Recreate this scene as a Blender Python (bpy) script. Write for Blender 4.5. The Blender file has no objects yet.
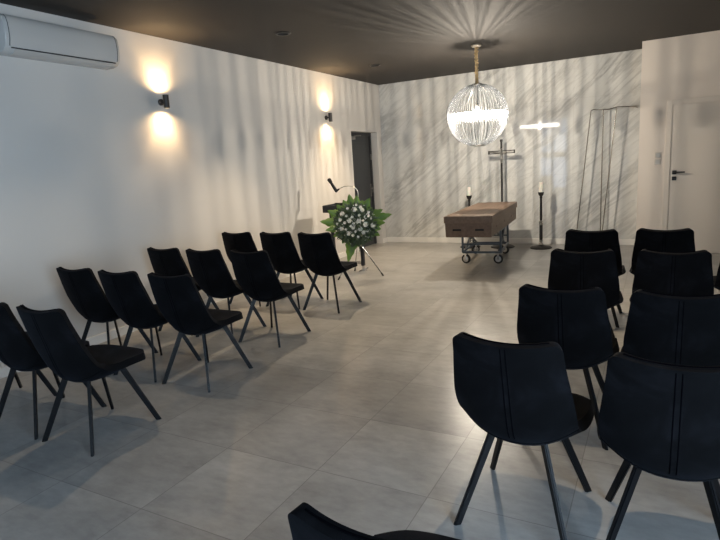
import bpy, bmesh, math, random
from mathutils import Vector, Matrix
random.seed(7)
PI = math.pi
SC = bpy.context.scene
COL = SC.collection
H = 3.0          # ceiling height
D = 9.808        # marble wall
DB = 9.128       # white wall with the door
XB = 4.463       # corner of that wall
XR = 6.6         # right wall (outside the frame)
YR = -3.5        # rear wall behind the camera

# ------------------------------------------------------------------ materials
def mat(name, color=(.5,.5,.5), rough=.5, metal=0, **kw):
    m = bpy.data.materials.new(name); m.use_nodes = True
    b = m.node_tree.nodes['Principled BSDF']
    b.inputs['Base Color'].default_value = (*color, 1)
    b.inputs['Roughness'].default_value = rough
    b.inputs['Metallic'].default_value = metal
    for k, v in kw.items():
        b.inputs[k].default_value = v
    return m
def N(m, t, **kw):
    n = m.node_tree.nodes.new(t)
    for k, v in kw.items(): setattr(n, k, v)
    return n
def L(m, a, b): m.node_tree.links.new(a, b)
def bsdf(m): return m.node_tree.nodes['Principled BSDF']
def ramp(m, src, stops):
    r = N(m, 'ShaderNodeValToRGB'); cr = r.color_ramp
    while len(cr.elements) < len(stops): cr.elements.new(.5)
    for e, (p, c) in zip(cr.elements, stops):
        e.position = p; e.color = (*c, 1) if len(c) == 3 else c
    L(m, src, r.inputs['Fac']); return r
def noise(m, vec, scale, detail=4, rough=.5, dist=0):
    n = N(m, 'ShaderNodeTexNoise'); n.inputs['Scale'].default_value = scale
    n.inputs['Detail'].default_value = detail; n.inputs['Roughness'].default_value = rough
    n.inputs['Distortion'].default_value = dist
    if vec is not None: L(m, vec, n.inputs['Vector'])
    return n
def math_(m, op, a, b=None):
    n = N(m, 'ShaderNodeMath', operation=op)
    for i, v in enumerate((a, b)):
        if v is None: continue
        if isinstance(v, (int, float)): n.inputs[i].default_value = v
        else: L(m, v, n.inputs[i])
    return n.outputs[0]
def mixc(m, fac, a, b, blend='MIX'):
    n = N(m, 'ShaderNodeMix', data_type='RGBA', blend_type=blend)
    for i, v in ((0, fac), (6, a), (7, b)):
        if isinstance(v, (int, float)): n.inputs[i].default_value = v
        elif isinstance(v, tuple): n.inputs[i].default_value = (*v, 1)
        else: L(m, v, n.inputs[i])
    return n.outputs[2]
def objco(m): return N(m, 'ShaderNodeTexCoord').outputs['Object']
def bump(m, h, strength, dist=.01):
    b = N(m, 'ShaderNodeBump'); b.inputs['Strength'].default_value = strength
    b.inputs['Distance'].default_value = dist
    L(m, h, b.inputs['Height']); L(m, b.outputs[0], bsdf(m).inputs['Normal'])

M = {}
def wall_mat(name, c, rough=.75):
    m = mat(name, c, rough)
    co = objco(m); n = noise(m, co, 1.3, 3)
    L(m, mixc(m, n.outputs['Fac'], tuple(v*.97 for v in c), tuple(min(1, v*1.02) for v in c)), bsdf(m).inputs['Base Color'])
    n2 = noise(m, co, 220, 2); bump(m, n2.outputs['Fac'], .08, .002)
    return m
M['wall'] = wall_mat('white_wall_paint', (.61, .585, .55))
M['wall_cream'] = wall_mat('cream_wall_paint', (.76, .69, .62))
M['ceiling'] = wall_mat('dark_ceiling_paint', (.027, .0225, .019), .75)
M['skirting'] = mat('white_skirting', (.76, .74, .70), .4)

def marble():
    m = mat('polished_marble', (.6, .6, .57), .03); bsdf(m).inputs['IOR'].default_value = 1.55
    co = objco(m)
    mp = N(m, 'ShaderNodeMapping'); mp.inputs['Rotation'].default_value = (0, math.radians(41), 0)
    L(m, co, mp.inputs['Vector'])
    sc = N(m, 'ShaderNodeMapping'); sc.inputs['Scale'].default_value = (.38, 1, 2.5)
    L(m, mp.outputs[0], sc.inputs['Vector'])
    n1 = noise(m, sc.outputs[0], 1.15, 6, .62, .55)
    r1 = math_(m, 'ABSOLUTE', math_(m, 'SUBTRACT', n1.outputs['Fac'], .5))
    v1 = ramp(m, r1, [(0, (1,1,1)), (.012, (.75,.75,.75)), (.05, (.12,.12,.12)), (.12, (0,0,0))])
    sc2 = N(m, 'ShaderNodeMapping'); sc2.inputs['Scale'].default_value = (.7, 1, 4.4)
    sc2.inputs['Location'].default_value = (3.3, 0, 1.7)
    L(m, mp.outputs[0], sc2.inputs['Vector'])
    n2 = noise(m, sc2.outputs[0], 1.9, 5, .6, .8)
    v2 = ramp(m, math_(m, 'ABSOLUTE', math_(m, 'SUBTRACT', n2.outputs['Fac'], .47)), [(0, (1,1,1)), (.03, (.2,.2,.2)), (.08, (0,0,0))])
    n3 = noise(m, sc.outputs[0], .7, 4, .5, .3)
    gate = ramp(m, n3.outputs['Fac'], [(.42, (.12,.12,.12)), (.60, (1,1,1))])
    base = mixc(m, n3.outputs['Fac'], (.60, .60, .575), (.71, .71, .685))
    f = math_(m, 'MULTIPLY', v1.outputs[0], gate.outputs[0])
    c = mixc(m, math_(m, 'MULTIPLY', f, .68), base, (.27, .27, .265))
    c = mixc(m, math_(m, 'MULTIPLY', v2.outputs[0], .36), c, (.38, .375, .36))
    # slab joints
    s = N(m, 'ShaderNodeSeparateXYZ'); L(m, co, s.inputs[0])
    def joint(v, pitch, off):
        w = math_(m, 'ABSOLUTE', math_(m, 'SUBTRACT', math_(m, 'FRACT', math_(m, 'DIVIDE', math_(m, 'ADD', v, off), pitch)), .5))
        return math_(m, 'GREATER_THAN', w, .5 - .0016/pitch)
    j = math_(m, 'MAXIMUM', joint(s.outputs['X'], 1.2, .12), joint(s.outputs['Z'], 1.2, .02))
    c = mixc(m, math_(m, 'MULTIPLY', j, .45), c, (.38, .37, .34))
    L(m, c, bsdf(m).inputs['Base Color'])
    return m
M['marble'] = marble()

def floor_mat():
    m = mat('grey_floor_tiles', (.2, .2, .2), .38)
    co = objco(m)
    s = N(m, 'ShaderNodeSeparateXYZ'); L(m, co, s.inputs[0])
    P = .61
    def cell(v, off): return math_(m, 'DIVIDE', math_(m, 'ADD', v, off), P)
    cx = cell(s.outputs['X'], -3.21 + P*20); cy = cell(s.outputs['Y'], -2.765 + P*20)
    def edge(c_):
        w = math_(m, 'ABSOLUTE', math_(m, 'SUBTRACT', math_(m, 'FRACT', c_), .5))
        return math_(m, 'GREATER_THAN', w, .5 - .0022/P)
    j = math_(m, 'MAXIMUM', edge(cx), edge(cy))
    cv = N(m, 'ShaderNodeCombineXYZ')
    L(m, math_(m, 'FLOOR', cx), cv.inputs[0]); L(m, math_(m, 'FLOOR', cy), cv.inputs[1])
    wn = N(m, 'ShaderNodeTexWhiteNoise', noise_dimensions='3D'); L(m, cv.outputs[0], wn.inputs['Vector'])
    # each tile samples the cloud pattern at its own offset
    va = N(m, 'ShaderNodeVectorMath', operation='MULTIPLY_ADD'); L(m, wn.outputs['Color'], va.inputs[0])
    va.inputs[1].default_value = (2.5, 2.5, 2.5); L(m, co, va.inputs[2])
    st = N(m, 'ShaderNodeMapping'); st.inputs['Scale'].default_value = (1, 2.0, 1); L(m, va.outputs[0], st.inputs[0])
    n1 = noise(m, st.outputs[0], 1.7, 4, .55, 0)
    n2 = noise(m, st.outputs[0], 11, 5, .65, 0)
    c = ramp(m, n1.outputs['Fac'], [(.25, (.24, .236, .228)), (.5, (.365, .360, .350)), (.75, (.48, .474, .462))]).outputs[0]
    c = mixc(m, .35, c, ramp(m, n2.outputs['Fac'], [(.25, (.16,.158,.155)), (.75, (.50,.49,.47))]).outputs[0])
    c = mixc(m, math_(m, 'MULTIPLY', wn.outputs['Value'], .30), c, (.16, .155, .15))
    c = mixc(m, math_(m, 'MULTIPLY', j, .6), c, (.12, .115, .11))
    L(m, c, bsdf(m).inputs['Base Color'])
    bsdf(m).inputs['Roughness'].default_value = .33
    h = math_(m, 'SUBTRACT', 1.0, j)
    bump(m, h, .2, .001)
    return m
M['floor'] = floor_mat()

def velvet():
    m = mat('black_navy_velvet', (.006, .007, .011), .85)
    b = bsdf(m); b.inputs['Sheen Weight'].default_value = .02; b.inputs['Sheen Roughness'].default_value = .45
    b.inputs['Sheen Tint'].default_value = (.45, .58, .9, 1)
    b.inputs['Specular IOR Level'].default_value = .12
    co = objco(m); n = noise(m, co, 7, 4, .6, .6)
    L(m, ramp(m, n.outputs['Fac'], [(.35, (.0012,.0013,.0018)), (.5, (.0022,.0024,.0032)), (.68, (.007,.0075,.010))]).outputs[0], b.inputs['Base Color'])
    n2 = noise(m, co, 500, 2); bump(m, n2.outputs['Fac'], .15, .001)
    return m
M['velvet'] = velvet()
M['piping'] = mat('dark_piping', (.002, .002, .003), 1.0)
bsdf(M['piping']).inputs['Specular IOR Level'].default_value = 0
M['black_metal'] = mat('black_powder_coat', (.003, .0033, .0045), .38, 0.0, **{'Specular IOR Level': .3})
def wood(name, c1, c2):
    m = mat(name, c1, .5)
    co = objco(m)
    sc = N(m, 'ShaderNodeMapping'); sc.inputs['Scale'].default_value = (9, .6, 9); L(m, co, sc.inputs[0])
    n = noise(m, sc.outputs[0], 3, 5, .6, .4)
    L(m, ramp(m, n.outputs['Fac'], [(.3, c1), (.7, c2)]).outputs[0], bsdf(m).inputs['Base Color'])
    bump(m, n.outputs['Fac'], .08, .002)
    return m
M['wood'] = wood('brown_wood', (.125, .078, .052), (.20, .13, .088))
M['wood_lid'] = wood('brown_lid_wood', (.14, .088, .058), (.225, .148, .10))
M['dark_hole'] = mat('dark_handle_slot', (.006, .005, .004), .7)
M['steel_grey'] = mat('blue_grey_steel', (.10, .12, .14), .42, .3)
M['chrome'] = mat('chrome', (.62, .62, .62), .14, 1)
M['rack_metal'] = mat('brushed_chrome', (.42, .40, .37), .2, 1)
M['rubber'] = mat('black_rubber', (.02, .02, .02), .6)
M['cast_iron'] = mat('dark_cast_iron', (.022, .020, .018), .45, .4)
M['satin'] = mat('satin_steel', (.62, .61, .58), .38, .7)
M['silver'] = mat('antique_silver', (.30, .29, .27), .32, .9)
M['candle'] = mat('white_candle_wax', (.82, .80, .72), .45)
bsdf(M['candle']).inputs['Subsurface Weight'].default_value = .15
M['plastic_black'] = mat('black_plastic', (.014, .014, .015), .45)
M['lectern'] = mat('black_lectern', (.018, .02, .026), .4)
M['ac'] = mat('white_glossy_plastic', (.54, .525, .50), .2)
M['ac_dark'] = mat('dark_gap', (.03, .03, .03), .6)
M['sconce'] = mat('dark_sconce_metal', (.06, .055, .05), .4, .6)
M['door_dark'] = mat('anthracite_door', (.035, .037, .040), .5)
M['door_frame_dark'] = mat('anthracite_frame', (.022, .023, .025), .45)
M['door_white'] = mat('white_door_leaf', (.70, .64, .57), .45)
M['switch'] = mat('white_switch', (.60, .55, .49), .35)
M['rope'] = mat('gold_fabric_sleeve', (.80, .54, .26), .7)
M['canopy'] = mat('pale_gold_metal', (.6, .52, .42), .35, .6)
def leafm(name, c1, c2):
    m = mat(name, c1, .42); n = noise(m, objco(m), 9, 3)
    L(m, mixc(m, n.outputs['Fac'], c1, c2), bsdf(m).inputs['Base Color']); return m
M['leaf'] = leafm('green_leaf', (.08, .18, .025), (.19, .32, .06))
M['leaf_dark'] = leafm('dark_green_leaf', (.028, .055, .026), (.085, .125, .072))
M['petal'] = mat('white_petal', (.90, .90, .86), .6)
bsdf(M['petal']).inputs['Subsurface Weight'].default_value = .1

def emission(name, c, s):
    m = bpy.data.materials.new(name); m.use_nodes = True; nt = m.node_tree; nt.nodes.clear()
    e = nt.nodes.new('ShaderNodeEmission'); o = nt.nodes.new('ShaderNodeOutputMaterial')
    e.inputs[0].default_value = (*c, 1); e.inputs[1].default_value = s
    nt.links.new(e.outputs[0], o.inputs[0]); return m
M['warm_lamp'] = emission('warm_lamp', (1, .78, .48), 22)
M['ring_led'] = emission('led_ring', (1, .92, .80), 90)
nt = M['ring_led'].node_tree; mx_ = nt.nodes.new('ShaderNodeMixShader'); tp_ = nt.nodes.new('ShaderNodeBsdfTransparent')
mx_.inputs[0].default_value = .15; nt.links.new(tp_.outputs[0], mx_.inputs[1]); nt.links.new(nt.nodes['Emission'].outputs[0], mx_.inputs[2]); nt.links.new(mx_.outputs[0], nt.nodes['Material Output'].inputs[0])
M['dim_lamp'] = emission('deep_set_lamp', (1, .78, .5), 2)
M['bulb'] = emission('bulb', (1, .95, .88), 14)

def mixed(name, parts):
    """stack of weighted shaders: [(kind, color, rough, weight)...]"""
    m = bpy.data.materials.new(name); m.use_nodes = True; nt = m.node_tree; nt.nodes.clear()
    cur = None; tot = 0
    for kind, c, r, w in parts:
        s = nt.nodes.new('ShaderNodeBsdf' + kind); s.inputs['Color'].default_value = (*c, 1)
        if 'Roughness' in s.inputs and kind != 'Transparent': s.inputs['Roughness'].default_value = r
        tot += w
        if cur is None: cur = s.outputs[0]; continue
        mx = nt.nodes.new('ShaderNodeMixShader'); mx.inputs[0].default_value = w/tot
        nt.links.new(cur, mx.inputs[1]); nt.links.new(s.outputs[0], mx.inputs[2]); cur = mx.outputs[0]
    o = nt.nodes.new('ShaderNodeOutputMaterial'); nt.links.new(cur, o.inputs[0]); return m
M['rod_glass'] = mixed('clear_glass_rod', [('Transparent', (.95, .96, .97), 0, .62), ('Glossy', (.4, .4, .42), .3, .03), ('Diffuse', (.09, .095, .10), 0, .27)])
M['crystal'] = mixed('crystal_drop', [('Transparent', (1, 1, 1), 0, .45), ('Glossy', (1, 1, 1), .08, .35), ('Translucent', (1, .97, .92), 0, .2)])
M['dimming_pane'] = mixed('dimming_window_glass', [('Transparent', (.42, .45, .48), 0, .93), ('Glossy', (1, 1, 1), .02, .07)])  # grey tint added to weaken the rear window's reflection in the marble
M['pane'] = mixed('window_glass', [('Transparent', (.94, .96, .96), 0, .93), ('Glossy', (1, 1, 1), .02, .07)])

# ------------------------------------------------------------------ mesh helpers
def bm_new(): return bmesh.new()
def box(bm, x0, x1, y0, y1, z0, z1, bev=0, seg=2):
    r = bmesh.ops.create_cube(bm, size=1)
    vs = r['verts']
    bmesh.ops.scale(bm, vec=(x1-x0, y1-y0, z1-z0), verts=vs)
    bmesh.ops.translate(bm, vec=((x0+x1)/2, (y0+y1)/2, (z0+z1)/2), verts=vs)
    if bev:
        es = list({e for v in vs for e in v.link_edges})
        bmesh.ops.bevel(bm, geom=es, offset=bev, segments=seg, affect='EDGES', profile=.5)
def frame_of(d):
    d = d.normalized(); a = Vector((0, 0, 1)) if abs(d.z) < .95 else Vector((1, 0, 0))
    u = d.cross(a).normalized(); return u, d.cross(u).normalized()
def ring_verts(bm, c, u, v, ru, rv, n): return [bm.verts.new(c + u*ru*math.cos(2*PI*i/n) + v*rv*math.sin(2*PI*i/n)) for i in range(n)]
def skin(bm, rings, cap=True, closed=False):
    k = len(rings)
    for j in range(k if closed else k-1):
        a, b = rings[j], rings[(j+1) % k]; n = len(a)
        for i in range(n): bm.faces.new((a[i], a[(i+1) % n], b[(i+1) % n], b[i]))
    if cap and not closed:
        bm.faces.new(list(reversed(rings[0]))); bm.faces.new(rings[-1])
def tube(bm, pts, r, n=10, closed=False, cap=True):
    pts = [Vector(p) for p in pts]; rings = []
    u = None
    for i, p in enumerate(pts):
        if closed: d = pts[(i+1) % len(pts)] - pts[i-1]
        else: d = pts[min(i+1, len(pts)-1)] - pts[max(i-1, 0)]
        d.normalize()
        if u is None: u, v = frame_of(d)
        else:
            u = (u - d*u.dot(d)).normalized(); v = d.cross(u)
        rr = r[i] if isinstance(r, (list, tuple)) else r
        rings.append(ring_verts(bm, p, u, v, rr, rr, n))
    skin(bm, rings, cap, closed)
def lathe(bm, prof, n=24, c=(0,0,0), cap=True):
    c = Vector(c); rings = [[bm.verts.new(c + Vector((r*math.cos(2*PI*i/n), r*math.sin(2*PI*i/n), z))) for i in range(n)] for r, z in prof]
    skin(bm, rings, cap)
def bar(bm, a, b, w, t, wdir):
    """rectangular bar from a to b; w along wdir, t across"""
    a, b = Vector(a), Vector(b); d = (b-a).normalized(); wd = Vector(wdir); wd = (wd - d*wd.dot(d)).normalized(); td = d.cross(wd)
    rs = []
    for p in (a, b):
        rs.append([bm.verts.new(p + wd*w/2*i + td*t/2*j) for i, j in ((1,1), (-1,1), (-1,-1), (1,-1))])
    skin(bm, rs)
def smooth_path(pts, n):
    """Catmull-Rom"""
    pts = [Vector(p) for p in pts]; out = []
    P = [2*pts[0]-pts[1]] + pts + [2*pts[-1]-pts[-2]]
    for i in range(1, len(P)-2):
        for k in range(n):
            t = k/n; a, b, c_, d = P[i-1], P[i], P[i+1], P[i+2]
            out.append(.5*((2*b) + (c_-a)*t + (2*a-5*b+4*c_-d)*t*t + (3*b-a-3*c_+d)*t**3))
    out.append(pts[-1]); return out
def finish(bm):
    bmesh.ops.recalc_face_normals(bm, faces=bm.faces[:])
def obj(name, bm, m, parent=None, smooth=False, loc=None):
    finish(bm)
    me = bpy.data.meshes.new(name); bm.to_mesh(me); bm.free()
    me.materials.append(m)
    if smooth:
        for p in me.polygons: p.use_smooth = True
        if smooth != 'all': me.set_sharp_from_angle(angle=math.radians(35))
    o = bpy.data.objects.new(name, me); COL.objects.link(o)
    if parent is not None: o.parent = parent
    if loc: o.location = loc
    return o
def bake(o):
    """freeze modifiers into the mesh"""
    dg = bpy.context.evaluated_depsgraph_get(); dg.update()
    me = bpy.data.meshes.new_from_object(o.evaluated_get(dg))
    o.modifiers.clear(); old = o.data; o.data = me; me.name = old.name
    bpy.data.meshes.remove(old)
def thing(name, label, cat, loc=(0,0,0), rz=0, group=None):
    o = bpy.data.objects.new(name, None); COL.objects.link(o); o.empty_display_size = .1
    o.location = loc; o.rotation_euler = (0, 0, rz)
    return tag(o, label, cat, group)
def tag(o, label, cat, group=None):
    o['label'] = label; o['category'] = cat
    if group: o['group'] = group
    return o
def struct(name, bm, m, parent=None, smooth=False, label=None):
    o = obj(name, bm, m, parent, smooth)
    if parent is None: o['kind'] = 'structure'
    if label: o['label'] = label; 
    return o
def dup(root, loc, rz, label, group):
    r = root.copy(); COL.objects.link(r); r.location = loc; r.rotation_euler = (0, 0, rz)
    r['label'] = label; r['group'] = group
    for ch in list(root.children):
        c_ = ch.copy(); COL.objects.link(c_); c_.parent = r
        for g in list(ch.children):
            d = g.copy(); COL.objects.link(d); d.parent = c_
    return r
def lab(o, s): o['label'] = s; return o

# ------------------------------------------------------------------ room shell
T = .2
bm = bm_new(); box(bm, -T-.3, XR+T, YR-T, D+T, -.1, 0); struct('floor', bm, M['floor'])
DL = [(1.073, 5.252, 1), (.914, 7.818, 1), (1.15, 2.70, 0), (4.25, 5.25, 0), (4.25, 2.70, 0)]    # downlights; the last three hang over the seats outside the frame
bm = bm_new(); box(bm, -T-.3, XR+T, YR-T, D+T, H, H+.14); ceil = struct('ceiling', bm, M['ceiling'])
bm = bm_new()
for x, y, v in DL: tube(bm, [(x, y, H-.05), (x, y, H+.10)], .062, 32)
cut = obj('cutter', bm, M['ceiling'])
m_ = ceil.modifiers.new('b', 'BOOLEAN'); m_.operation = 'DIFFERENCE'; m_.object = cut; m_.solver = 'EXACT'
bake(ceil); bpy.data.objects.remove(cut)
# left wall with the recessed doorway
DY0, DY1, DZ = 8.607, 9.63, 2.125
bm = bm_new()
box(bm, -T, 0, YR, DY0, 0, H); box(bm, -T, 0, DY1, D+T, 0, H); box(bm, -T, 0, DY0, DY1, DZ, H)
bmesh.ops.remove_doubles(bm, verts=bm.verts[:], dist=1e-5)
struct('wall_left', bm, M['wall'])
bm = bm_new(); box(bm, 0, XB, D, D+T, 0, H); struct('wall_back', bm, M['marble'])
bm = bm_new(); box(bm, XB, XR, DB, D+T, 0, H); struct('wall_back_right', bm, M['wall_cream'])
# right wall with a window behind the camera's right shoulder
WY0, WY1, WZ0, WZ1 = -2.3, 1.0, .25, 2.4
bm = bm_new()
box(bm, XR, XR+T, YR, WY0, 0, H); box(bm, XR, XR+T, WY1, D+T, 0, H); box(bm, XR, XR+T, WY0, WY1, 0, WZ0); box(bm, XR, XR+T, WY0, WY1, WZ1, H)
struct('wall_right', bm, M['wall'])
# rear wall with a glazed opening
RX0, RX1, RZ0, RZ1 = .50, 1.60, .12, 2.85
bm = bm_new()
box(bm, -T, RX0, YR-T, YR, 0, H); box(bm, RX1, XR+T, YR-T, YR, 0, H); box(bm, RX0, RX1, YR-T, YR, 0, RZ0); box(bm, RX0, RX1, YR-T, YR, RZ1, H)
struct('wall_rear', bm, M['wall'])
# baseboards
bm = bm_new(); box(bm, 0, .014, YR, DY0, 0, .09, .003); box(bm, 0, .014, DY1, D, 0, .09, .003); struct('baseboard_left', bm, M['skirting'])
bm = bm_new(); box(bm, .014, XB, D-.014, D, 0, .095, .003); struct('baseboard_back', bm, M['skirting'])
bm = bm_new(); box(bm, XB, 4.80, DB-.014, DB, 0, .09, .003); box(bm, 5.79, XR, DB-.014, DB, 0, .09, .003); struct('baseboard_right', bm, M['skirting'])

# windows behind the camera
def window(name, x0, x1, y0, y1, z0, z1, mull, cross, glass='pane'):
    along = 'x' if (x1-x0) > (y1-y0) else 'y'
    f = .05
    bm = bm_new()
    box(bm, x0, x1, y0, y1, z0, z0+f); box(bm, x0, x1, y0, y1, z1-f, z1)
    if along == 'x':
        box(bm, x0, x0+f, y0, y1, z0+f, z1-f); box(bm, x1-f, x1, y0, y1, z0+f, z1-f)
        for q in mull: box(bm, q-f/2, q+f/2, y0, y1, z0+f, z1-f)
        for q, h in cross: box(bm, x0+f, x1-f, y0+.01, y1-.01, q, q+h)
    else:
        box(bm, x0, x1, y0, y0+f, z0+f, z1-f); box(bm, x0, x1, y1-f, y1, z0+f, z1-f)
        for q in mull: box(bm, x0, x1, q-f/2, q+f/2, z0+f, z1-f)
        for q, h in cross: box(bm, x0+.01, x1-.01, y0+f, y1-f, q, q+h)
    w = struct(name, bm, M['door_frame_dark'])
    bm = bm_new()
    if along == 'x': box(bm, x0+.01, x1-.01, (y0+y1)/2-.004, (y0+y1)/2+.004, z0+.01, z1-.01)
    else: box(bm, (x0+x1)/2-.004, (x0+x1)/2+.004, y0+.01, y1-.01, z0+.01, z1-.01)
    obj('window_pane', bm, M[glass], w)
window('window_1', RX0, RX1, YR-.12, YR-.06, RZ0, RZ1, [1.02], [(1.35, .22), (2.2, .04)], 'dimming_pane')
window('window_2', XR+.06, XR+.12, WY0, WY1, WZ0, WZ1, [-.6], [])

# dark recessed door
bm = bm_new(); XD = -.15
box(bm, XD-.045, XD+.015, DY0, DY0+.06, 0, DZ); box(bm, XD-.045, XD+.015, DY1-.06, DY1, 0, DZ); box(bm, XD-.045, XD+.015, DY0+.06, DY1-.06, DZ-.06, DZ)
box(bm, XD-.045, XD-.041, DY0+.06, DY1-.06, 0, DZ-.06)     # unseen backing sheet, added to block sky light leaking round the leaf
d1 = struct('door_1', bm, M['door_frame_dark'])
bm = bm_new(); box(bm, XD-.04, XD, DY0+.0605, DY1-.0605, .0005, DZ-.0605, .0005)
leaf = obj('door_leaf', bm, M['door_dark'], d1)
bm = bm_new(); box(bm, XD, XD+.006, DY0+.18, DY1-.19, .2, DZ-.18, .002); box(bm, XD+.002, XD+.009, DY0+.24, DY1-.25, .26, DZ-.24, .002)
obj('panel', bm, M['door_dark'], leaf)
bm = bm_new(); box(bm, XD, XD+.05, DY0+.10, DY0+.34, DZ-.13, DZ-.075, .006); tube(bm, [(XD+.045, DY0+.3, DZ-.07), (XD+.10, DY0+.45, DZ-.065), (XD+.02, DY0+.60, DZ-.06)], .008, 8)
lab(obj('door_closer', bm, M['silver'], d1), 'silver door closer at the top of the dark door')
bm = bm_new(); box(bm, XD, XD+.008, DY1-.115, DY1-.075, .93, 1.17, .003); tube(bm, smooth_path([(XD+.008, DY1-.095, 1.08), (XD+.045, DY1-.095, 1.08), (XD+.05, DY1-.14, 1.08), (XD+.05, DY1-.21, 1.078)], 5), .009, 8)
lab(obj('door_handle', bm, M['silver'], d1, True), 'silver lever handle')
for z in (.3, 1.0, 1.62):
    bm = bm_new(); tube(bm, [(XD+.02, DY1-.055, z), (XD+.02, DY1-.055, z+.11)], .011, 10); lab(obj('hinge', bm, M['silver'], d1, True), 'silver hinge')

# white door in the cream wall
x0, x1, zt = 4.800, 5.790, 2.165
bm = bm_new()
box(bm, x0, x0+.07, DB-.022, DB+.001, 0, zt, .003); box(bm, x1-.07, x1, DB-.022, DB+.001, 0, zt, .003); box(bm, x0+.07, x1-.07, DB-.022, DB+.001, zt-.07, zt, .003)
d2 = struct('door_2', bm, M['door_white'])
bm = bm_new(); box(bm, x0+.073, x1-.073, DB-.014, DB+.001, .006, zt-.073, .002); obj('door_leaf', bm, M['door_white'], d2)
bm = bm_new()
box(bm, x0+.10, x0+.155, DB-.024, DB-.014, 1.135, 1.19, .004)
tube(bm, smooth_path([(x0+.128, DB-.02, 1.163), (x0+.128, DB-.062, 1.163), (x0+.15, DB-.068, 1.163), (x0+.255, DB-.066, 1.163)], 6), .0105, 10)
lab(obj('door_handle', bm, M['plastic_black'], d2, True), 'black lever handle on a square rose')
bm = bm_new(); box(bm, x0+.10, x0+.155, DB-.024, DB-.014, 1.05, 1.105, .004); tube(bm, [(x0+.128, DB-.03, 1.078), (x0+.128, DB-.02, 1.078)], .012, 12)
lab(obj('lock_plate', bm, M['plastic_black'], d2, True), 'black square lock plate')
# switches
for z, t in ((1.415, 'upper'), (1.320, 'lower')):
    o = thing('light_switch', f'{t} of the two pale square wall switches left of the white door', 'light switch', (4.712, DB, z), 0, 'wall switches beside the white door')
    bm = bm_new(); box(bm, -.040, .040, -.009, 0, -.040, .040, .004); obj('switch_plate', bm, M['switch'], o)
    bm = bm_new(); box(bm, -.028, .028, -.014, -.007, -.028, .028, .003); obj('rocker', bm, M['ac'], o)

# ------------------------------------------------------------------ air conditioner
ac = thing('air_conditioner', 'white wall-mounted split air conditioner high on the left wall', 'air conditioner', (0, 2.745, 2.59))
AL, AH, AD = 1.055, .285, .205
prof = [(0, 0), (.10, 0), (.15, .012), (.185, .045), (.203, .10), (.207, .16), (.203, .215), (.192, .255), (.165, .28), (.12, .285), (0, .285)]
bm = bm_new()
rings = [[bm.verts.new((x*s + (1-s)*.02, y, z*s + (1-s)*.14)) for x, z in prof] for y, s in ((.0, .965), (.012, 1), (AL-.012, 1), (AL, .965))]
skin(bm, rings)
obj('body', bm, M['ac'], ac, True)
bm = bm_new()
rings = [[bm.verts.new((x*1.012+.0005, y, (z-.14)*1.012+.14)) for x, z in prof[3:9]] + [bm.verts.new((x, y, z)) for x, z in reversed(prof[3:9])] for y in (.035, AL-.035)]
skin(bm, rings); obj('front_panel', bm, M['ac'], ac, True)
for y0_ in (.0275, AL-.0315):
    bm = bm_new()
    rings = [[bm.verts.new((x*1.008+.0005, y, (z-.14)*1.008+.14)) for x, z in prof[3:9]] + [bm.verts.new((x, y, z)) for x, z in reversed(prof[3:9])] for y in (y0_, y0_+.004)]
    skin(bm, rings); obj('panel_gap', bm, M['ac_dark'], ac)
bm = bm_new(); bar(bm, (.178, .045, .034), (.178, AL-.045, .034), .008, .012, (0, 0, 1)); lab(obj('air_slot', bm, M['ac_dark'], ac), 'thin dark slot along the lower edge')
bm = bm_new(); rings = [[bm.verts.new((x, y, z)) for x, z in ((.08, -.006), (.135, -.003), (.168, .020), (.174, .026), (.164, .028), (.135, .006), (.08, .003))] for y in (.075, AL-.075)]
skin(bm, rings); obj('vane', bm, M['ac'], ac, True)

# ------------------------------------------------------------------ wall sconces
def sconce(y, z, label):
    s = thing('wall_sconce', label, 'wall lamp', (0, y, z), 0, 'up and down wall sconces on the left wall')
    X = .088; R = .030; hh = .068
    bm = bm_new()
    lathe(bm, [(R-.004, -hh+.012), (R-.004, -hh), (R, -hh), (R, hh), (R-.004, hh), (R-.004, hh-.012)], 28, (X, 0, 0), cap=False)
    lathe(bm, [(R-.0045, -hh+.013), (R-.0045, hh-.013)], 28, (X, 0, 0))
    obj('lamp_cylinder', bm, M['sconce'], s, True)
    bm = bm_new(); 
    rings = []
    for x, r in ((0, .034), (.018, .034), (.024, .028), (.03, .012), (X-.028, .010)):
        rings.append([bm.verts.new((x, r*math.cos(2*PI*i/20), r*math.sin(2*PI*i/20))) for i in range(20)])
    skin(bm, rings); obj('wall_mount', bm, M['sconce'], s, True)
    for sgn in (-1, 1):
        bm = bm_new(); lathe(bm, [(R-.006, sgn*(hh-.010)), (R-.006, sgn*(hh-.006))], 20, (X, 0, 0)); lab(obj('bulb', bm, M['warm_lamp'], s), 'glowing warm bulb')
        for nm, ang, pw, bl in (('core', 84, W_SC1, .45), ('wide', 160, W_SC2, 1.0)):
            l = bpy.data.lights.new('sconce_spot', 'SPOT'); l.energy = pw; l.color = (1, .66, .33)
            l.spot_size = math.radians(ang); l.spot_blend = bl; l.shadow_soft_size = .02
            lo = bpy.data.objects.new('sconce_spot', l); COL.objects.link(lo); lo.parent = s
            lo.location = (X, 0, sgn*(hh+.003)); lo.rotation_euler = (PI if sgn > 0 else 0, 0, 0)
W_SC1, W_SC2 = 10, 22
sconce(4.41, 2.33, 'dark cylindrical up-down wall sconce nearer the air conditioner')
sconce(7.795, 2.315, 'dark cylindrical up-down wall sconce nearer the dark door')

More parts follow.
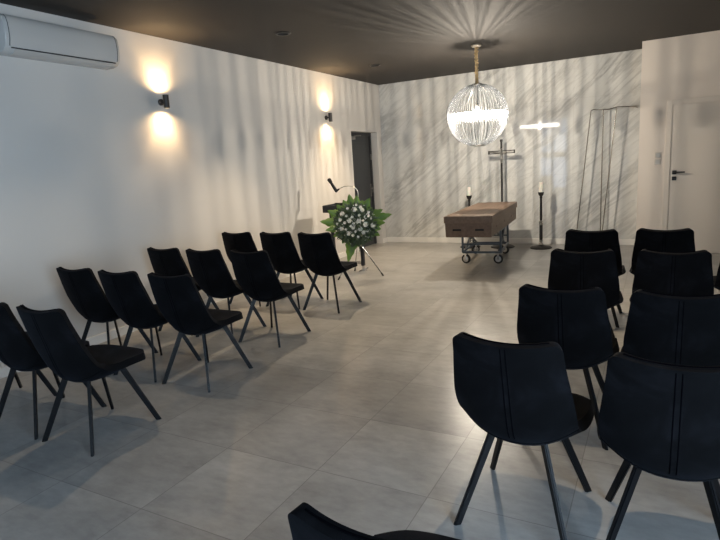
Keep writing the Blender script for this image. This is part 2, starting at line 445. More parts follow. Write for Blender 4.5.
# ------------------------------------------------------------------ ceiling downlights
def downlight(x, y, label):
    s = thing('recessed_downlight', label, 'ceiling light', (x, y, H), 0, 'recessed ceiling downlights')
    bm = bm_new(); lathe(bm, [(.062, 0), (.062, -.012), (.080, -.012), (.088, -.004), (.088, 0)], 32, cap=False); obj('trim_ring', bm, M['plastic_black'], s, True)
    bm = bm_new(); lathe(bm, [(.0605, 0), (.0605, .088), (.058, .088), (.058, 0)], 32, cap=False); obj('baffle', bm, M['ac_dark'], s, True)
    bm = bm_new(); lathe(bm, [(.004, .084), (.030, .084), (.030, .088), (.004, .088)], 24); obj('bulb', bm, M['dim_lamp'], s, True)
    l = bpy.data.lights.new('downlight_spot', 'SPOT'); l.energy = W_DL if y > 3 else W_DL*(.5 if x > 3 else .3); l.color = (1, .78, .52); l.spot_size = math.radians(84); l.spot_blend = .7; l.shadow_soft_size = .03
    lo = bpy.data.objects.new('downlight_spot', l); COL.objects.link(lo); lo.parent = s; lo.location = (0, 0, -.004)
W_DL = 150
for (x, y, v), l_ in zip(DL, ('round black-rimmed recessed downlight in the dark ceiling, nearer the camera', 'round black-rimmed recessed downlight in the dark ceiling, nearer the marble wall',
        'recessed downlight above the left chairs, outside the frame', 'recessed downlight above the far right chairs, outside the frame', 'recessed downlight above the near right chairs, outside the frame')):
    downlight(x, y, l_)

# ------------------------------------------------------------------ globe pendant
CX, CY, CZ, CR = 2.545, 7.543, 2.10, .405
ch = thing('globe_pendant_lamp', 'round pendant lamp of clear glass rods with a blazing white ring', 'pendant lamp', (CX, CY, H))
zc = CZ - H
bm = bm_new(); lathe(bm, [(.068, 0), (.068, -.012), (.055, -.024), (.012, -.03)], 28); obj('ceiling_rose', bm, M['canopy'], ch, True)
bm = bm_new()
pts = []; rr = []
for i in range(34):
    t = i/33; pts.append((.006*math.sin(i*1.9), .006*math.cos(i*1.3), -.028 + t*(zc+.40+.028))); rr.append(.021 + .006*math.sin(i*2.3))
tube(bm, pts, rr, 10); lab(obj('cable_sleeve', bm, M['rope'], ch, 'all'), 'gathered gold fabric sleeve over the cable')
for s, nm in ((1, 'top_cap'), (-1, 'bottom_cap')):
    q = .078 if s > 0 else .100
    bm = bm_new(); lathe(bm, [(.0, zc+s*.410), (q*.8, zc+s*.408), (q, zc+s*.402), (q*1.03, zc+s*.394), (q*.9, zc+s*.388), (0, zc+s*.390)], 32, cap=False); obj(nm, bm, M['rack_metal'], ch, True)
NR = 88
bm = bm_new(); a0 = math.asin(.078/CR)
pts = [(CR*math.sin(a), 0, CR*math.cos(a)) for a in [a0 + (PI-2*a0)*i/20 for i in range(21)]]
tube(bm, pts, .0048, 6)
rod = obj('glass_rod', bm, M['rod_glass'], ch, True, (0, 0, zc))
for k in range(1, NR):
    r_ = rod.copy(); COL.objects.link(r_); r_.parent = ch; r_.rotation_euler = (0, 0, 2*PI*(k + random.uniform(-.28, .28))/NR)
bm = bm_new(); RR = CR-.012; n = 72
for r1, z0_, z1_ in ((RR, -.026, .026),):
    ri = [[bm.verts.new((r*math.cos(2*PI*i/n), r*math.sin(2*PI*i/n), zc+z)) for i in range(n)] for r, z in ((r1, z0_), (r1, z1_), (r1-.02, z1_), (r1-.02, z0_))]
    skin(bm, ri, closed=True)
lab(obj('light_ring', bm, M['ring_led'], ch, True), 'blazing white ring of light around the globe')
bm = bm_new(); lathe(bm, [(.002, -.026), (.009, -.034), (.008, -.058), (.001, -.072)], 6, (RR*.985, 0, 0))
dr_ = obj('crystal_drop', bm, M['crystal'], ch, False, (0, 0, zc))
for k in range(1, 60):
    r_ = dr_.copy(); COL.objects.link(r_); r_.parent = ch; r_.rotation_euler = (0, 0, 2*PI*k/60)
bm = bm_new(); tube(bm, [(0, 0, zc+.39), (0, 0, zc+.155)], .007, 8); tube(bm, [(0, 0, zc+.165), (0, 0, zc+.12)], .02, 14); obj('bulb_holder', bm, M['rack_metal'], ch, True)
bm = bm_new(); lathe(bm, [(.004, .122), (.018, .11), (.032, .085), (.034, .065), (.026, .042), (.008, .03)], 18, (0, 0, zc)); bulb = obj('bulb', bm, M['bulb'], ch, True)
for k in range(3):
    bm = bm_new(); a = 2*PI*k/3+.4
    tube(bm, [(.05*math.cos(a), .05*math.sin(a), zc+.388), (RR*.97*math.cos(a), RR*.97*math.sin(a), zc+.024)], .0016, 5); obj('support_wire', bm, M['rack_metal'], ch)

# ------------------------------------------------------------------ chairs
def make_chair(label, group):
    t = thing('upholstered_chair', label, 'chair', (0,0,0), 0, group)
    # side profile: (y, z, half width, wing)
    K = [(-.300, .872, .203, .036), (-.280, .78, .209, .040), (-.256, .68, .221, .048), (-.230, .57, .232, .062), (-.192, .455, .230, .090),
         (-.122, .392, .226, .098), (-.02, .388, .242, .072), (.08, .412, .256, .050), (.17, .432, .250, .026), (.235, .444, .234, .010), (.270, .440, .220, .0)]
    path = smooth_path([(k[0], k[1], 0) for k in K], 10)
    wid = smooth_path([(k[2], k[3], 0) for k in K], 10)
    S = [0]
    for a, b in zip(path, path[1:]): S.append(S[-1] + (b-a).length)
    def at(s):
        s = max(0, min(S[-1]-1e-6, s)); i = 0
        while S[i+1] < s: i += 1
        f = (s-S[i])/(S[i+1]-S[i]); p = path[i].lerp(path[i+1], f); w = wid[i].lerp(wid[i+1], f)
        tg = (path[i+1]-path[i]).normalized()
        return p, w.x, w.y, tg
    Ltot = S[-1]; sb = S[46]
    def surf(u, s, off=0):
        top = max(0, 1 - s/.16)
        q_ = max(0, (abs(u)-.81)/.19); s2 = s + top*(.038*(1 - math.sqrt(max(0, 1-q_*q_))) + .018*(1-abs(u)**1.8))
        fr = max(0, 1 - (Ltot-s)/.14)
        s2 -= fr*(.085*abs(u)**4)
        p, w, wing, tg = at(s2)
        nrm = Vector((-tg.y, tg.x))        # towards the sitter (y, z)
        # small pinch so that top corners taper in
        k = wing*abs(u)**2.3 + off
        x = u*w*(1 - .01*top*abs(u)**4)
        return Vector((x, p.x + nrm.x*k, p.y + nrm.y*k))
    def sheet(s0, s1, nv, nu=30):
        bm = bm_new(); g = []
        for j in range(nv+1):
            s = s0 + (s1-s0)*j/nv
            g.append([bm.verts.new(surf(math.sin(PI/2*(-1+2*i/nu)), s)) for i in range(nu+1)])
        for j in range(nv):
            for i in range(nu): bm.faces.new((g[j][i], g[j][i+1], g[j+1][i+1], g[j+1][i]))
        return bm
    def pad(name, s0, s1, nv, th):
        o = obj(name, sheet(s0, s1, nv), M['velvet'], t, 'all')
        m = o.modifiers.new('s', 'SOLIDIFY'); m.thickness = th; m.offset = 0; m.use_even_offset = False
        b = o.modifiers.new('b', 'BEVEL'); b.width = th*.42; b.segments = 3; b.limit_method = 'ANGLE'; b.angle_limit = math.radians(50)
        bake(o)
        for p in o.data.polygons: p.use_smooth = True
        return o
    back = pad('backrest', 0, sb+.008, 16, .036)
    seat = pad('seat', sb-.008, Ltot, 14, .044)
    # double stitched seam down the middle of the back's rear face
    bm = bm_new()
    for u in (-.045, .045):
        tube(bm, [surf(u, s, -.0175) for s in [.012 + (sb-.05)*i/16 for i in range(17)]], .0022, 6)
    obj('seam', bm, M['piping'], back, True)
    bm = bm_new()
    for u in (-.045, .045):
        tube(bm, [surf(u, s, .0175) for s in [.012 + (sb-.02)*i/14 for i in range(15)]], .0022, 6)
    tube(bm, [surf(-1+2*i/20, .012, .0) + Vector((0, 0, .016)) for i in range(2, 19)], .0025, 6)
    obj('piping', bm, M['piping'], back, True)
    # under-seat frame
    bm = bm_new()
    box(bm, -.08, .08, -.06, -.03, .366, .380); box(bm, -.08, .08, .05, .08, .370, .386); box(bm, -.015, .015, -.05, .06, .368, .380)
    obj('frame', bm, M['black_metal'], t)
    for sx in (-1, 1):
        for sy in (-1, 1):
            bm = bm_new(); rd = Vector((sx, sy, 0)).normalized()
            bar(bm, (sx*.103, sy*.110, .405), (sx*.226, sy*.243, 0.0), .036, .017, rd)
            # flat foot: squash the lowest ring to the floor
            for v in bm.verts:
                if v.co.z < .05: 
                    v.co.z = 0
            bmesh.ops.bevel(bm, geom=[e for e in bm.edges if abs((e.verts[0].co-e.verts[1].co).z) > .2], offset=.004, segments=2, affect='EDGES')
            obj('leg', bm, M['black_metal'], t)
    return t
GL, GR = 'chairs in the left block', 'chairs in the right block'
LB = 'black velvet chair in the left block'
left = [
 (1.683, 2.035, 0, 'black velvet chair at the aisle in the left block, nearest to the camera'),
 (1.145, 2.035, 0, 'black velvet chair cut by the left picture edge, left of the nearest aisle chair'),
 (.610, 2.035, 0, 'black velvet chair by the left wall, mostly outside the left edge, its foot showing'),
 (1.680, 2.980, 1.0, 'black velvet aisle chair in the second row from the camera, left block'),
 (1.130, 2.980, 1.0, 'black velvet middle chair in the second row from the camera, left block'),
 (.585, 3.000, 1, 'black velvet chair by the left wall, second row from the camera'),
 (1.585, 3.975, 0, 'black velvet aisle chair in the third row from the camera, left block'),
 (1.050, 3.975, 0, 'black velvet middle chair in the third row from the camera, left block'),
 (.505, 4.000, 0, 'black velvet chair by the left wall, third row from the camera'),
 (1.540, 5.115, -1, 'black velvet aisle chair nearest the flowers, farthest row of the left block'),
 (1.005, 5.140, 0, 'black velvet middle chair in the farthest row of the left block'),
 (.462, 5.120, 1, 'black velvet chair by the left wall in the farthest left row'),
]
right = [
 (4.247, 2.255, -3, 'black velvet aisle chair of the right block with all legs showing, second nearest the camera'),
 (4.800, 2.205, 0, 'large black velvet chair at the right edge beside the nearest full aisle chair'),
 (4.300, 3.155, 0, 'black velvet aisle chair in the right block, directly ahead of the all-legs-showing chair'),
 (4.835, 3.150, 0, 'black velvet chair cut by the right edge, third-farthest row of the right block'),
 (4.265, 4.320, 2, 'black velvet aisle chair in the second-farthest row of the right block'),
 (4.830, 4.350, 0, 'black velvet second chair from the aisle, second-farthest row of the right block'),
 (4.230, 5.375, 0, 'black velvet aisle chair nearest the coffin, farthest row of the right block'),
 (4.785, 5.435, 0, 'black velvet second chair from the aisle, farthest row of the right block'),
 (5.375, 5.030, 2, 'black velvet chair with only a sliver showing at the far right edge'),
 (4.270, 1.085, 2, 'black velvet chair in the foreground, only its top corner showing at the bottom'),
]
first = None
for grp, lst in ((GL, left), (GR, right)):
    for x, y, a, l_ in lst:
        if first is None:
            first = make_chair(l_, grp); first.location = (x, y, 0); first.rotation_euler = (0, 0, math.radians(a))
        else: dup(first, (x, y, 0), math.radians(a), l_, grp)

# ------------------------------------------------------------------ coffin and trolley
CA = math.radians(4.0)
CC = (2.470, 8.045)
cf = thing('coffin', 'brown wooden coffin with a flat lid lying on the wheeled trolley', 'coffin', (CC[0], CC[1], .515), CA)
cw, cl = .322, 1.065
bm = bm_new()
# hollow-looking ends: body as box with tapered lower edge
rings = [[bm.verts.new((x*cw*s, y*cl*s2, z)) for x, y in ((-1,-1), (1,-1), (1,1), (-1,1))] for s, s2, z in ((.935, .978, 0), (.945, .982, .012), (.955, .985, .195))]
skin(bm, rings)
body = obj('coffin_body', bm, M['wood'], cf)
bm = bm_new(); box(bm, -cw, cw, -cl, cl, .190, .282, .006); obj('lid', bm, M['wood_lid'], cf)
bm = bm_new(); box(bm, -cw+.03, cw-.03, -cl+.03, cl-.03, .2825, .2865, .002); obj('lid_panel', bm, M['wood_lid'], cf)
for x in (-.15, .15):
    bm = bm_new(); box(bm, x-.06, x+.06, -cl*.985-.002, -cl*.985+.012, .083, .113, .008); lab(obj('handle_slot', bm, M['dark_hole'], cf), 'dark slot handle in the near end')
for y in (-.62, 0, .62):
    for sx in (-1, 1):
        bm = bm_new(); box(bm, sx*cw*.952-.004, sx*cw*.952+.004, y-.07, y+.07, .09, .118, .003); lab(obj('side_handle', bm, M['wood_lid'], cf), 'paler wooden grip on the side')
tr = thing('coffin_trolley', 'blue-grey steel trolley on casters carrying the coffin', 'trolley', (2.425, 8.29, 0), math.radians(7))
def tbar(name, a, b, w=.028):
    bm = bm_new(); bar(bm, a, b, w, w, (0, 1, 0) if abs(b[1]-a[1]) < .5 else (1, 0, 0)); return obj(name, bm, M['steel_grey'], tr)
tw, tl = .275, .46
for z, nm in ((.175, 'lower_rail'), (.498, 'upper_rail')):
    e = .0
    for sy in (-1, 1): tbar(nm, (-tw, sy*tl, z), (tw, sy*tl, z))
    for sx in (-1, 1): tbar(nm, (sx*tw, -tl+.014, z), (sx*tw, tl-.014, z))
tbar('cross_rail', (-tw, -tl, .295), (tw, -tl, .295), .022); tbar('cross_rail', (-tw, tl, .295), (tw, tl, .295), .022)
for sx in (-1, 1):
    for sy in (-1, 1): tbar('post', (sx*tw, sy*tl, .175), (sx*tw, sy*tl, .498))
    tbar('scissor_bar', (sx*(tw-.03), -tl+.02, .19), (sx*(tw-.03), tl-.02, .485), .022)
    tbar('scissor_bar', (sx*(tw-.055), -tl+.02, .485), (sx*(tw-.055), tl-.02, .19), .022)
tbar('brace', (-tw, -tl+.015, .18), (-tw+.17, -tl+.015, .29), .018)
wheel_src = None
for sx in (-1, 1):
    for sy in (-1, 1):
        bx, by = sx*.235, sy*.425
        a = {(-1,-1): 1.25, (1,-1): 1.45, (1,1): 1.1, (-1,1): -.9}[(sx, sy)]
        c_ = bpy.data.objects.new('caster', None)
        bm = bm_new(); box(bm, -.035, .035, -.035, .035, .150, .160, .002)
        for q in (-.021, .021): bar(bm, (q, 0, .151), (q, 0, .061), .034, .004, (0, 1, 0))
        tube(bm, [(-.026, 0, .070), (.026, 0, .070)], .008, 10)
        cst = obj('caster', bm, M['chrome'], tr, False, (bx, by, 0)); cst.rotation_euler = (0, 0, a)
        bpy.data.objects.remove(c_)
        bm = bm_new(); n = 24
        rg = [[bm.verts.new((x, r*math.cos(2*PI*i/n), .070 + r*math.sin(2*PI*i/n))) for i in range(n)] for x, r in ((-.014, .042), (-.018, .062), (-.011, .070), (.011, .070), (.018, .062), (.014, .042))]
        skin(bm, rg); obj('wheel', bm, M['rubber'], cst, True)
        bm = bm_new()
        rg = [[bm.verts.new((x, r*math.cos(2*PI*i/n), .070 + r*math.sin(2*PI*i/n))) for i in range(n)] for x, r in ((-.0185, .012), (-.0165, .044), (.0165, .044), (.0185, .012))]
        skin(bm, rg); obj('hub', bm, M['satin'], cst, True)

# ------------------------------------------------------------------ candle stands and cross
def candle_stand(x, y, rb, zt, zb, label):
    s = thing('candle_stand', label, 'candle stand', (x, y, 0), 0, 'tall candle stands flanking the cross')
    bm = bm_new(); lathe(bm, [(rb, 0), (rb, .012), (rb-.02, .028), (rb*.55, .040), (.045, .050), (.03, .06)], 32); obj('base', bm, M['cast_iron'], s, True)
    bm = bm_new(); lathe(bm, [(.028, .05), (.036, .075), (.020, .10), (.034, .12), (.016, .14)], 20); lab(obj('lower_knob', bm, M['silver'], s, True), 'silver turned knob')
    bm = bm_new(); lathe(bm, [(.026, .14), (.028, .20), (.026, .38), (.024, .385)], 16); lathe(bm, [(.020, .46), (.022, .52), (.018, zt-.10)], 16); obj('shaft', bm, M['cast_iron'], s, True)
    bm = bm_new(); lathe(bm, [(.022, .38), (.040, .40), (.026, .42), (.040, .44), (.020, .465)], 20); lab(obj('middle_knob', bm, M['silver'], s, True), 'silver turned knob')
    bm = bm_new(); lathe(bm, [(.018, zt-.105), (.024, zt-.09), (.020, zt-.07), (.042, zt-.04), (.048, zt), (.044, zt), (.030, zt-.02), (0.001, zt-.02)], 20, cap=False); obj('cup', bm, M['cast_iron'], s, True)
    c_ = thing('candle', ('unlit white candle on the stand right of the cross' if x > 2.5 else 'unlit white candle on the stand left of the cross'), 'candle', (x, y, zt-.018), 0, 'white pillar candles')
    bm = bm_new(); h = zb - zt + .018; lathe(bm, [(.031, 0), (.032, .01), (.032, h-.01), (.028, h), (.012, h-.006), (.002, h-.008)], 24); obj('wax', bm, M['candle'], c_, True)
    bm = bm_new(); tube(bm, [(0, 0, h-.009), (.001, 0, h+.008)], .0016, 6); obj('wick', bm, M['dark_hole'], c_)
candle_stand(3.052, 9.35, .175, .925, 1.085, 'tall dark candle stand with silver knobs, right of the cross')
candle_stand(1.854, 9.33, .175, .905, 1.045, 'tall dark candle stand half hidden behind the coffin, left of the cross')
cr = thing('standing_cross', 'tall dark metal cross on a round foot behind the coffin', 'cross', (2.405, 9.40, 0))
bm = bm_new(); lathe(bm, [(.20, 0), (.20, .012), (.17, .028), (.08, .042), (.03, .06)], 32); obj('base', bm, M['cast_iron'], cr, True)
bm = bm_new(); lathe(bm, [(.024, .055), (.03, .1), (.017, .16), (.017, .60), (.017, 1.48)], 14); obj('pole', bm, M['cast_iron'], cr, True)
bm = bm_new(); lathe(bm, [(.012, 1.42), (.020, 1.43), (.020, 1.50), (.012, 1.51)], 14); lab(obj('collar', bm, M['silver'], cr, True), 'silver collar under the crossbar')
bm = bm_new(); box(bm, -.017, .017, -.010, .010, 1.50, 1.80, .004); box(bm, -.024, .024, -.013, .013, 1.775, 1.815, .006); obj('upright', bm, M['cast_iron'], cr)
bm = bm_new()
for z in (1.585, 1.625): box(bm, -.215, .215, -.008, .008, z-.0075, z+.0075, .003)
for sx in (-1, 1): box(bm, sx*.212-.012, sx*.212+.012, -.010, .010, 1.575, 1.635, .004)
obj('crossbar', bm, M['cast_iron'], cr)
bm = bm_new()
arm = smooth_path([(-.20, -.018, 1.618), (-.10, -.022, 1.603), (0, -.025, 1.592), (.10, -.022, 1.603), (.20, -.018, 1.618)], 5)
tube(bm, arm, [.006 + .005*math.sin(PI*i/(len(arm)-1)) for i in range(len(arm))], 8)
trunk = smooth_path([(0, -.026, 1.665), (.002, -.027, 1.635), (0, -.03, 1.60), (.003, -.028, 1.54), (.006, -.034, 1.48), (0, -.026, 1.425)], 5)
tube(bm, trunk, [.012, .015, .016, .010, .013, .018, .019, .018, .019, .020, .020, .019, .017, .015, .014, .014, .013, .012, .012, .011, .010, .010, .009, .008, .007, .006][:len(trunk)], 10)
lab(obj('figure', bm, M['silver'], cr, 'all'), 'small silver crucified figure')

# ------------------------------------------------------------------ chrome rack beside the marble wall
rk = thing('wreath_rack', 'tall slender chrome rod rack standing against the marble wall', 'rack', (3.95, 9.6, 0))
ox, oy = 3.95, 9.6
def rod_(name, pts, r): 
    bm = bm_new(); tube(bm, [(p[0]-ox, p[1]-oy, p[2]) for p in pts], r, 8); obj(name, bm, M['rack_metal'], rk, True)
rod_('post', [(3.763, 9.60, 2.147), (3.58, 9.60, .27), (3.553, 9.60, 0)], .0085)
rod_('post', [(4.127, 9.60, 2.156), (3.984, 9.60, .495), (3.941, 9.60, 0)], .0085)
rod_('post', [(3.936, 9.66, 2.15), (3.929, 9.66, .27), (3.928, 9.66, 0)], .0085)
rod_('top_bar', smooth_path([(3.763, 9.60, 2.147), (3.80, 9.60, 2.165), (3.86, 9.60, 2.157), (3.936, 9.66, 2.153), (4.03, 9.60, 2.150), (4.127, 9.60, 2.170), (4.25, 9.60, 2.165), (4.38, 9.62, 2.150), (4.41, 9.70, 2.146), (4.41, 9.806, 2.146)], 6), .0085)
rod_('foot_bar', [(3.553, 9.60, .010), (3.941, 9.60, .010)], .009)

# ------------------------------------------------------------------ lectern and microphone
lc = thing('lectern', 'open black lectern with a slim top tray behind the flowers', 'lectern', (.655, 7.05, 0))
bm = bm_new()
box(bm, -.25, .32, -.20, .18, .885, .905, .003); box(bm, -.25, .32, -.20, -.18, .905, .985, .003)
box(bm, -.25, -.23, -.18, .16, .905, .99, .003); box(bm, .30, .32, -.18, .16, .905, .99, .003); box(bm, -.25, .32, .16, .18, .905, .998, .003)
obj('tray', bm, M['lectern'], lc)
for sx, y in ((-.225, 0), (.265, 0)):
    bm = bm_new(); box(bm, sx-.024, sx+.024, y-.024, y+.024, .075, .885, .004); obj('leg', bm, M['lectern'], lc)
    bm = bm_new(); lathe(bm, [(.055, 0), (.055, .010), (.03, .018), (.018, .024), (.018, .078), (.03, .084)], 20, (sx, y, 0)); tube(bm, [(sx, y-.14, .014), (sx, y+.14, .014)], .012, 8); lab(obj('foot', bm, M['chrome'], lc, True), 'chrome foot')
bm = bm_new(); box(bm, -.20, .27, -.010, .010, .10, .14, .003); obj('cross_bar', bm, M['chrome'], lc)
mc = thing('microphone', 'black microphone on a curved chrome gooseneck above the lectern', 'microphone', (.905, 7.03, 1.0))
bm = bm_new(); lathe(bm, [(.035, -.012), (.035, .0), (.02, .012), (.009, .02)], 20); obj('mount', bm, M['plastic_black'], mc, True)
bm = bm_new(); gp = smooth_path([(.0, 0, .01), (.012, -.005, .10), (.01, -.01, .17), (-.035, -.02, .232), (-.12, -.03, .252), (-.21, -.035, .243), (-.285, -.04, .215)], 6); tube(bm, gp, .0065, 8); obj('gooseneck', bm, M['satin'], mc, True)
a = Vector((-.325, -.04, .185)); b = Vector((-.445, -.04, .372)); d = (b-a).normalized()
bm = bm_new(); tube(bm, [a-d*.015, a, a+d*.05, a+d*.15, a+d*.155, a+d*.20, b-d*.008, b], [.014, .024, .024, .020, .028, .030, .026, .012], 14); obj('microphone_body', bm, M['plastic_black'], mc, True)
bm = bm_new(); tube(bm, [(-.275, -.04, .216), (-.31, -.04, .196), (-.34, -.04, .20)], [.012, .016, .022], 12); obj('clip', bm, M['plastic_black'], mc, True)

# ------------------------------------------------------------------ flowers on a tripod
FX, FY, FZ = 1.03, 6.68, .735
fs = thing('flower_stand', 'slim chrome tripod stand holding up the flower arrangement', 'stand', (1.03, 6.72, 0))
ap = Vector((.0, .0, .50))
for fx, fy in ((1.398, 6.735), (.885, 6.36), (.80, 7.00)):
    bm = bm_new(); f = Vector((fx-1.03, fy-6.72, .004)); tube(bm, [ap, f], .0085, 8); leg = obj('leg', bm, M['chrome'], fs, True)
    bm = bm_new(); dd = (ap-f).normalized(); tube(bm, [f, f+dd*.05], .012, 8); obj('foot_tip', bm, M['rubber'], leg, True)
bm = bm_new(); lathe(bm, [(.02, .46), (.03, .48), (.03, .53), (.05, .545), (.06, .60), (.065, .60), (.055, .54), (.001, .54)], 20, cap=False); obj('bowl', bm, M['plastic_black'], fs, True)
fl = thing('flower_arrangement', 'large bouquet of white blooms ringed by broad green leaves', 'flowers', (FX, FY, FZ))
VD = Vector((4.716-FX, -FY, .75)).normalized()      # the bouquet faces the room
def leafmesh(bm, base, d, nrm, Ln, W, lob=0, seg=9, curl=.12):
    d = d.normalized(); sd = d.cross(nrm).normalized(); up = sd.cross(d).normalized()
    pr = None
    for i in range(seg+1):
        t = i/seg; w = W*math.sin(PI*min(1, t**.75*.97+.03))**.8*(1 - .25*t)
        if lob: w *= 1 + lob*(-1)**i
        p = base + d*Ln*t - up*curl*Ln*t*t
        row = [bm.verts.new(p - sd*w + up*w*.25), bm.verts.new(p), bm.verts.new(p + sd*w + up*w*.25)]
        if pr:
            for k in (0, 1): bm.faces.new((pr[k], pr[k+1], row[k+1], row[k]))
        pr = row
def two_sided(o, th=.0012):
    m = o.modifiers.new('s', 'SOLIDIFY'); m.thickness = th; bake(o)
    for p in o.data.polygons: p.use_smooth = True
SD = Vector((0, 0, 1)).cross(VD).normalized(); UP = VD.cross(SD).normalized()
# broad leaves round the rim: (angle from screen right, length, width, start radius)
big = [(0,.24,.10,.24), (12,.33,.11,.24), (25,.26,.11,.22), (40,.16,.10,.22), (57,.32,.13,.12), (69,.26,.12,.12), (83,.34,.13,.08), (98,.36,.13,.08), (113,.28,.12,.12), (130,.26,.12,.14), (150,.28,.13,.18), (172,.34,.12,.18), (188,.28,.10,.18),
       (206,.20,.10,.18), (232,.18,.10,.18), (256,.46,.12,.10), (275,.2,.09,.16), (310,.18,.09,.16), (332,.24,.10,.18), (346,.20,.11,.2)]
for a, ln, w, r0 in big:
    an = math.radians(a); dr = SD*math.cos(an) + UP*math.sin(an)
    bm = bm_new(); leafmesh(bm, dr*r0*.5 - VD*.03, dr + VD*random.uniform(-.1, .45), VD*1.0 + dr*.2, ln+r0*.35, w*.82, .10, 11, random.uniform(-.05, .12))
    o = obj('broad_leaf', bm, M['leaf'], fl); two_sided(o)
# mass of small sprays: nobody could count them
bm = bm_new()
for i in range(620):
    an = random.uniform(0, 2*PI); r = .265*math.sqrt(random.random()); h = .15*math.sqrt(max(0, 1-(r/.33)**2))
    p = SD*r*math.cos(an) + UP*r*math.sin(an)*.95 + VD*(h + random.uniform(-.10, .03))
    dr = (SD*math.cos(an) + UP*math.sin(an))*(.3 + r*3) + VD*random.uniform(.1, 1) + Vector((random.uniform(-.6, .6), random.uniform(-.6, .6), random.uniform(-.6, .6)))
    leafmesh(bm, p, dr, VD + Vector((random.uniform(-1, 1), random.uniform(-1, 1), random.uniform(-1, 1)))*.6, random.uniform(.05, .095), random.uniform(.011, .02), 0, 4, .2)
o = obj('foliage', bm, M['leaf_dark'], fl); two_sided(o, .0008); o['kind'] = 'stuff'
bm = bm_new()
for i in range(90):
    an = random.uniform(0, 2*PI); r = .30*math.sqrt(random.random()); h = .15*math.sqrt(max(0, 1-(r/.33)**2)) + random.uniform(.0, .05)
    c_ = SD*r*math.cos(an) + UP*r*math.sin(an)*.95 + VD*h
    q = bmesh.ops.create_icosphere(bm, subdivisions=1, radius=random.uniform(.004, .008)); bmesh.ops.translate(bm, vec=c_, verts=q['verts'])
o = obj('tiny_filler_blossom', bm, M['petal'], fl, 'all'); o['kind'] = 'stuff'
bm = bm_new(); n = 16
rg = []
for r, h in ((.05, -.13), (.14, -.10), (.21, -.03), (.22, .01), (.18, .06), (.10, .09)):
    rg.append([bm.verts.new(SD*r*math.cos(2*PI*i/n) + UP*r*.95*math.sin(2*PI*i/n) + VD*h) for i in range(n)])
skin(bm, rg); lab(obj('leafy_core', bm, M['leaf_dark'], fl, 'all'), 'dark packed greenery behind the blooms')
# blooms
def rose_mesh(R):
    bm = bm_new()
    for layer, (rad, npet, tilt) in enumerate(((1.0, 6, .95), (.78, 5, .6), (.52, 4, .3), (.28, 3, .12))):
        for k in range(npet):
            a = 2*PI*k/npet + layer*.6
            pr = None
            for i in range(5):
                t = i/4; rr = R*rad*math.sin(t*PI*.55)*(1 if layer else 1.1); zz = R*(.95-.12*layer*0)*t*(1.15-.35*rad) - R*.25
                hw = (.62 if npet > 4 else .8)*(1.0 if i < 4 else .7)*2*PI/npet*.75
                row = [bm.verts.new((rr*math.cos(a+q*hw)*(1-.08*abs(q)), rr*math.sin(a+q*hw)*(1-.08*abs(q)), zz - R*.08*abs(q))) for q in (-1, -.5, 0, .5, 1)]
                if pr:
                    for j in range(4): bm.faces.new((pr[j], pr[j+1], row[j+1], row[j]))
                pr = row
    return bm
src = obj('white_bloom', rose_mesh(.034), M['petal'], fl); two_sided(src, .0012)
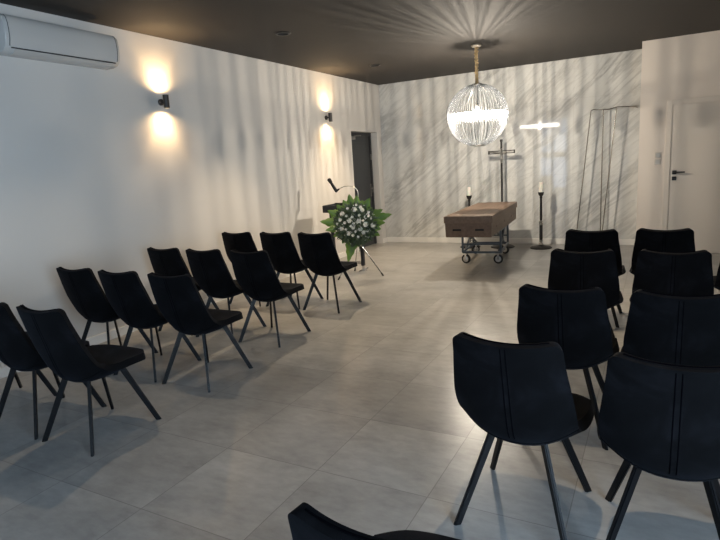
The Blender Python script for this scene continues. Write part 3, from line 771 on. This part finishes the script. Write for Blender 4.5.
# (screen offsets in metres from the bouquet's middle; scale)
bl = [(0, .20, 1.15), (.085, .225, .8), (.105, .185, 1.05), (.175, .11, .95), (.145, .09, .85), (-.165, .15, 1.1), (-.20, .075, .9), (-.075, .055, 1.1), (-.035, .10, .7), (.055, .045, 1.1), (-.02, .0, .95),
      (.14, -.01, 1.2), (.235, -.025, 1.1), (.065, -.065, 1.05), (-.03, -.045, .8), (-.185, -.045, 1.0), (-.10, -.115, 1.05), (.105, -.115, .95), (-.04, -.145, .7), (.02, .02, .7), (-.11, .12, .6), (.19, .155, .7),
      (.0, -.095, .6), (-.06, -.02, .6), (.06, .12, .65), (.16, -.10, .6), (-.14, .03, .7), (.22, .07, .6), (.03, -.17, .6), (-.13, -.06, .6), (.11, .045, .55), (-.24, .02, .6), (.03, .26, .6), (-.09, .22, .65)]
for i, (u, v, s) in enumerate(bl):
    r = math.hypot(u, v); h = .15*math.sqrt(max(.05, 1-(r/.34)**2)) + .035
    o = src if i == 0 else src.copy()
    if i: COL.objects.link(o); o.parent = fl
    o.location = SD*u + UP*v + VD*h
    dn = (VD + SD*u*1.8 + UP*v*1.8).normalized()
    o.rotation_mode = 'QUATERNION'; o.rotation_quaternion = dn.to_track_quat('Z', 'Y'); o.scale = (s*.86,)*3

# ------------------------------------------------------------------ lights
l = bpy.data.lights.new('pendant_bulb_light', 'POINT'); l.energy = 150; l.color = (1, .88, .72); l.shadow_soft_size = .009
lo = bpy.data.objects.new('pendant_bulb_light', l); COL.objects.link(lo); lo.parent = ch; lo.location = (0, 0, zc-.03)
def portal(name, loc, rot, sx, sy):
    l = bpy.data.lights.new(name, 'AREA'); l.shape = 'RECTANGLE'; l.size = sx; l.size_y = sy; l.energy = 1
    l.cycles.is_portal = True
    o = bpy.data.objects.new(name, l); COL.objects.link(o); o.location = loc; o.rotation_euler = rot
portal('window_daylight', (XR+.16, (WY0+WY1)/2, (WZ0+WZ1)/2), (0, PI/2, 0), WZ1-WZ0, WY1-WY0)
portal('window_daylight', ((RX0+RX1)/2, YR-.16, (RZ0+RZ1)/2), (PI/2, 0, 0), RX1-RX0, RZ1-RZ0)
w = bpy.data.worlds.new('sky'); SC.world = w; w.use_nodes = True
w.node_tree.nodes['Background'].inputs[0].default_value = (.62, .79, 1.0, 1)
w.node_tree.nodes['Background'].inputs[1].default_value = 14.0

# ------------------------------------------------------------------ camera
f, yaw, pitch, roll, cx, chh = 548.713, math.radians(-28.686), math.radians(-10.861), math.radians(-3.583), 4.716, 1.547
F = Vector((math.sin(yaw)*math.cos(pitch), math.cos(yaw)*math.cos(pitch), math.sin(pitch)))
R = F.cross(Vector((0, 0, 1))).normalized(); U = R.cross(F)
R2 = R*math.cos(roll) + U*math.sin(roll); U2 = -R*math.sin(roll) + U*math.cos(roll)
cam = bpy.data.cameras.new('camera'); co = bpy.data.objects.new('camera', cam); COL.objects.link(co)
cam.sensor_width = 36; cam.lens = f/720*36; cam.clip_start = .05
mx = Matrix((R2, U2, -F)).transposed().to_4x4(); mx.translation = (cx, 0, chh); co.matrix_world = mx
SC.camera = co
vs = SC.view_settings; vs.view_transform = 'Standard'; vs.look = 'None'; vs.gamma = 1; vs.use_curve_mapping = False; vs.exposure = .34
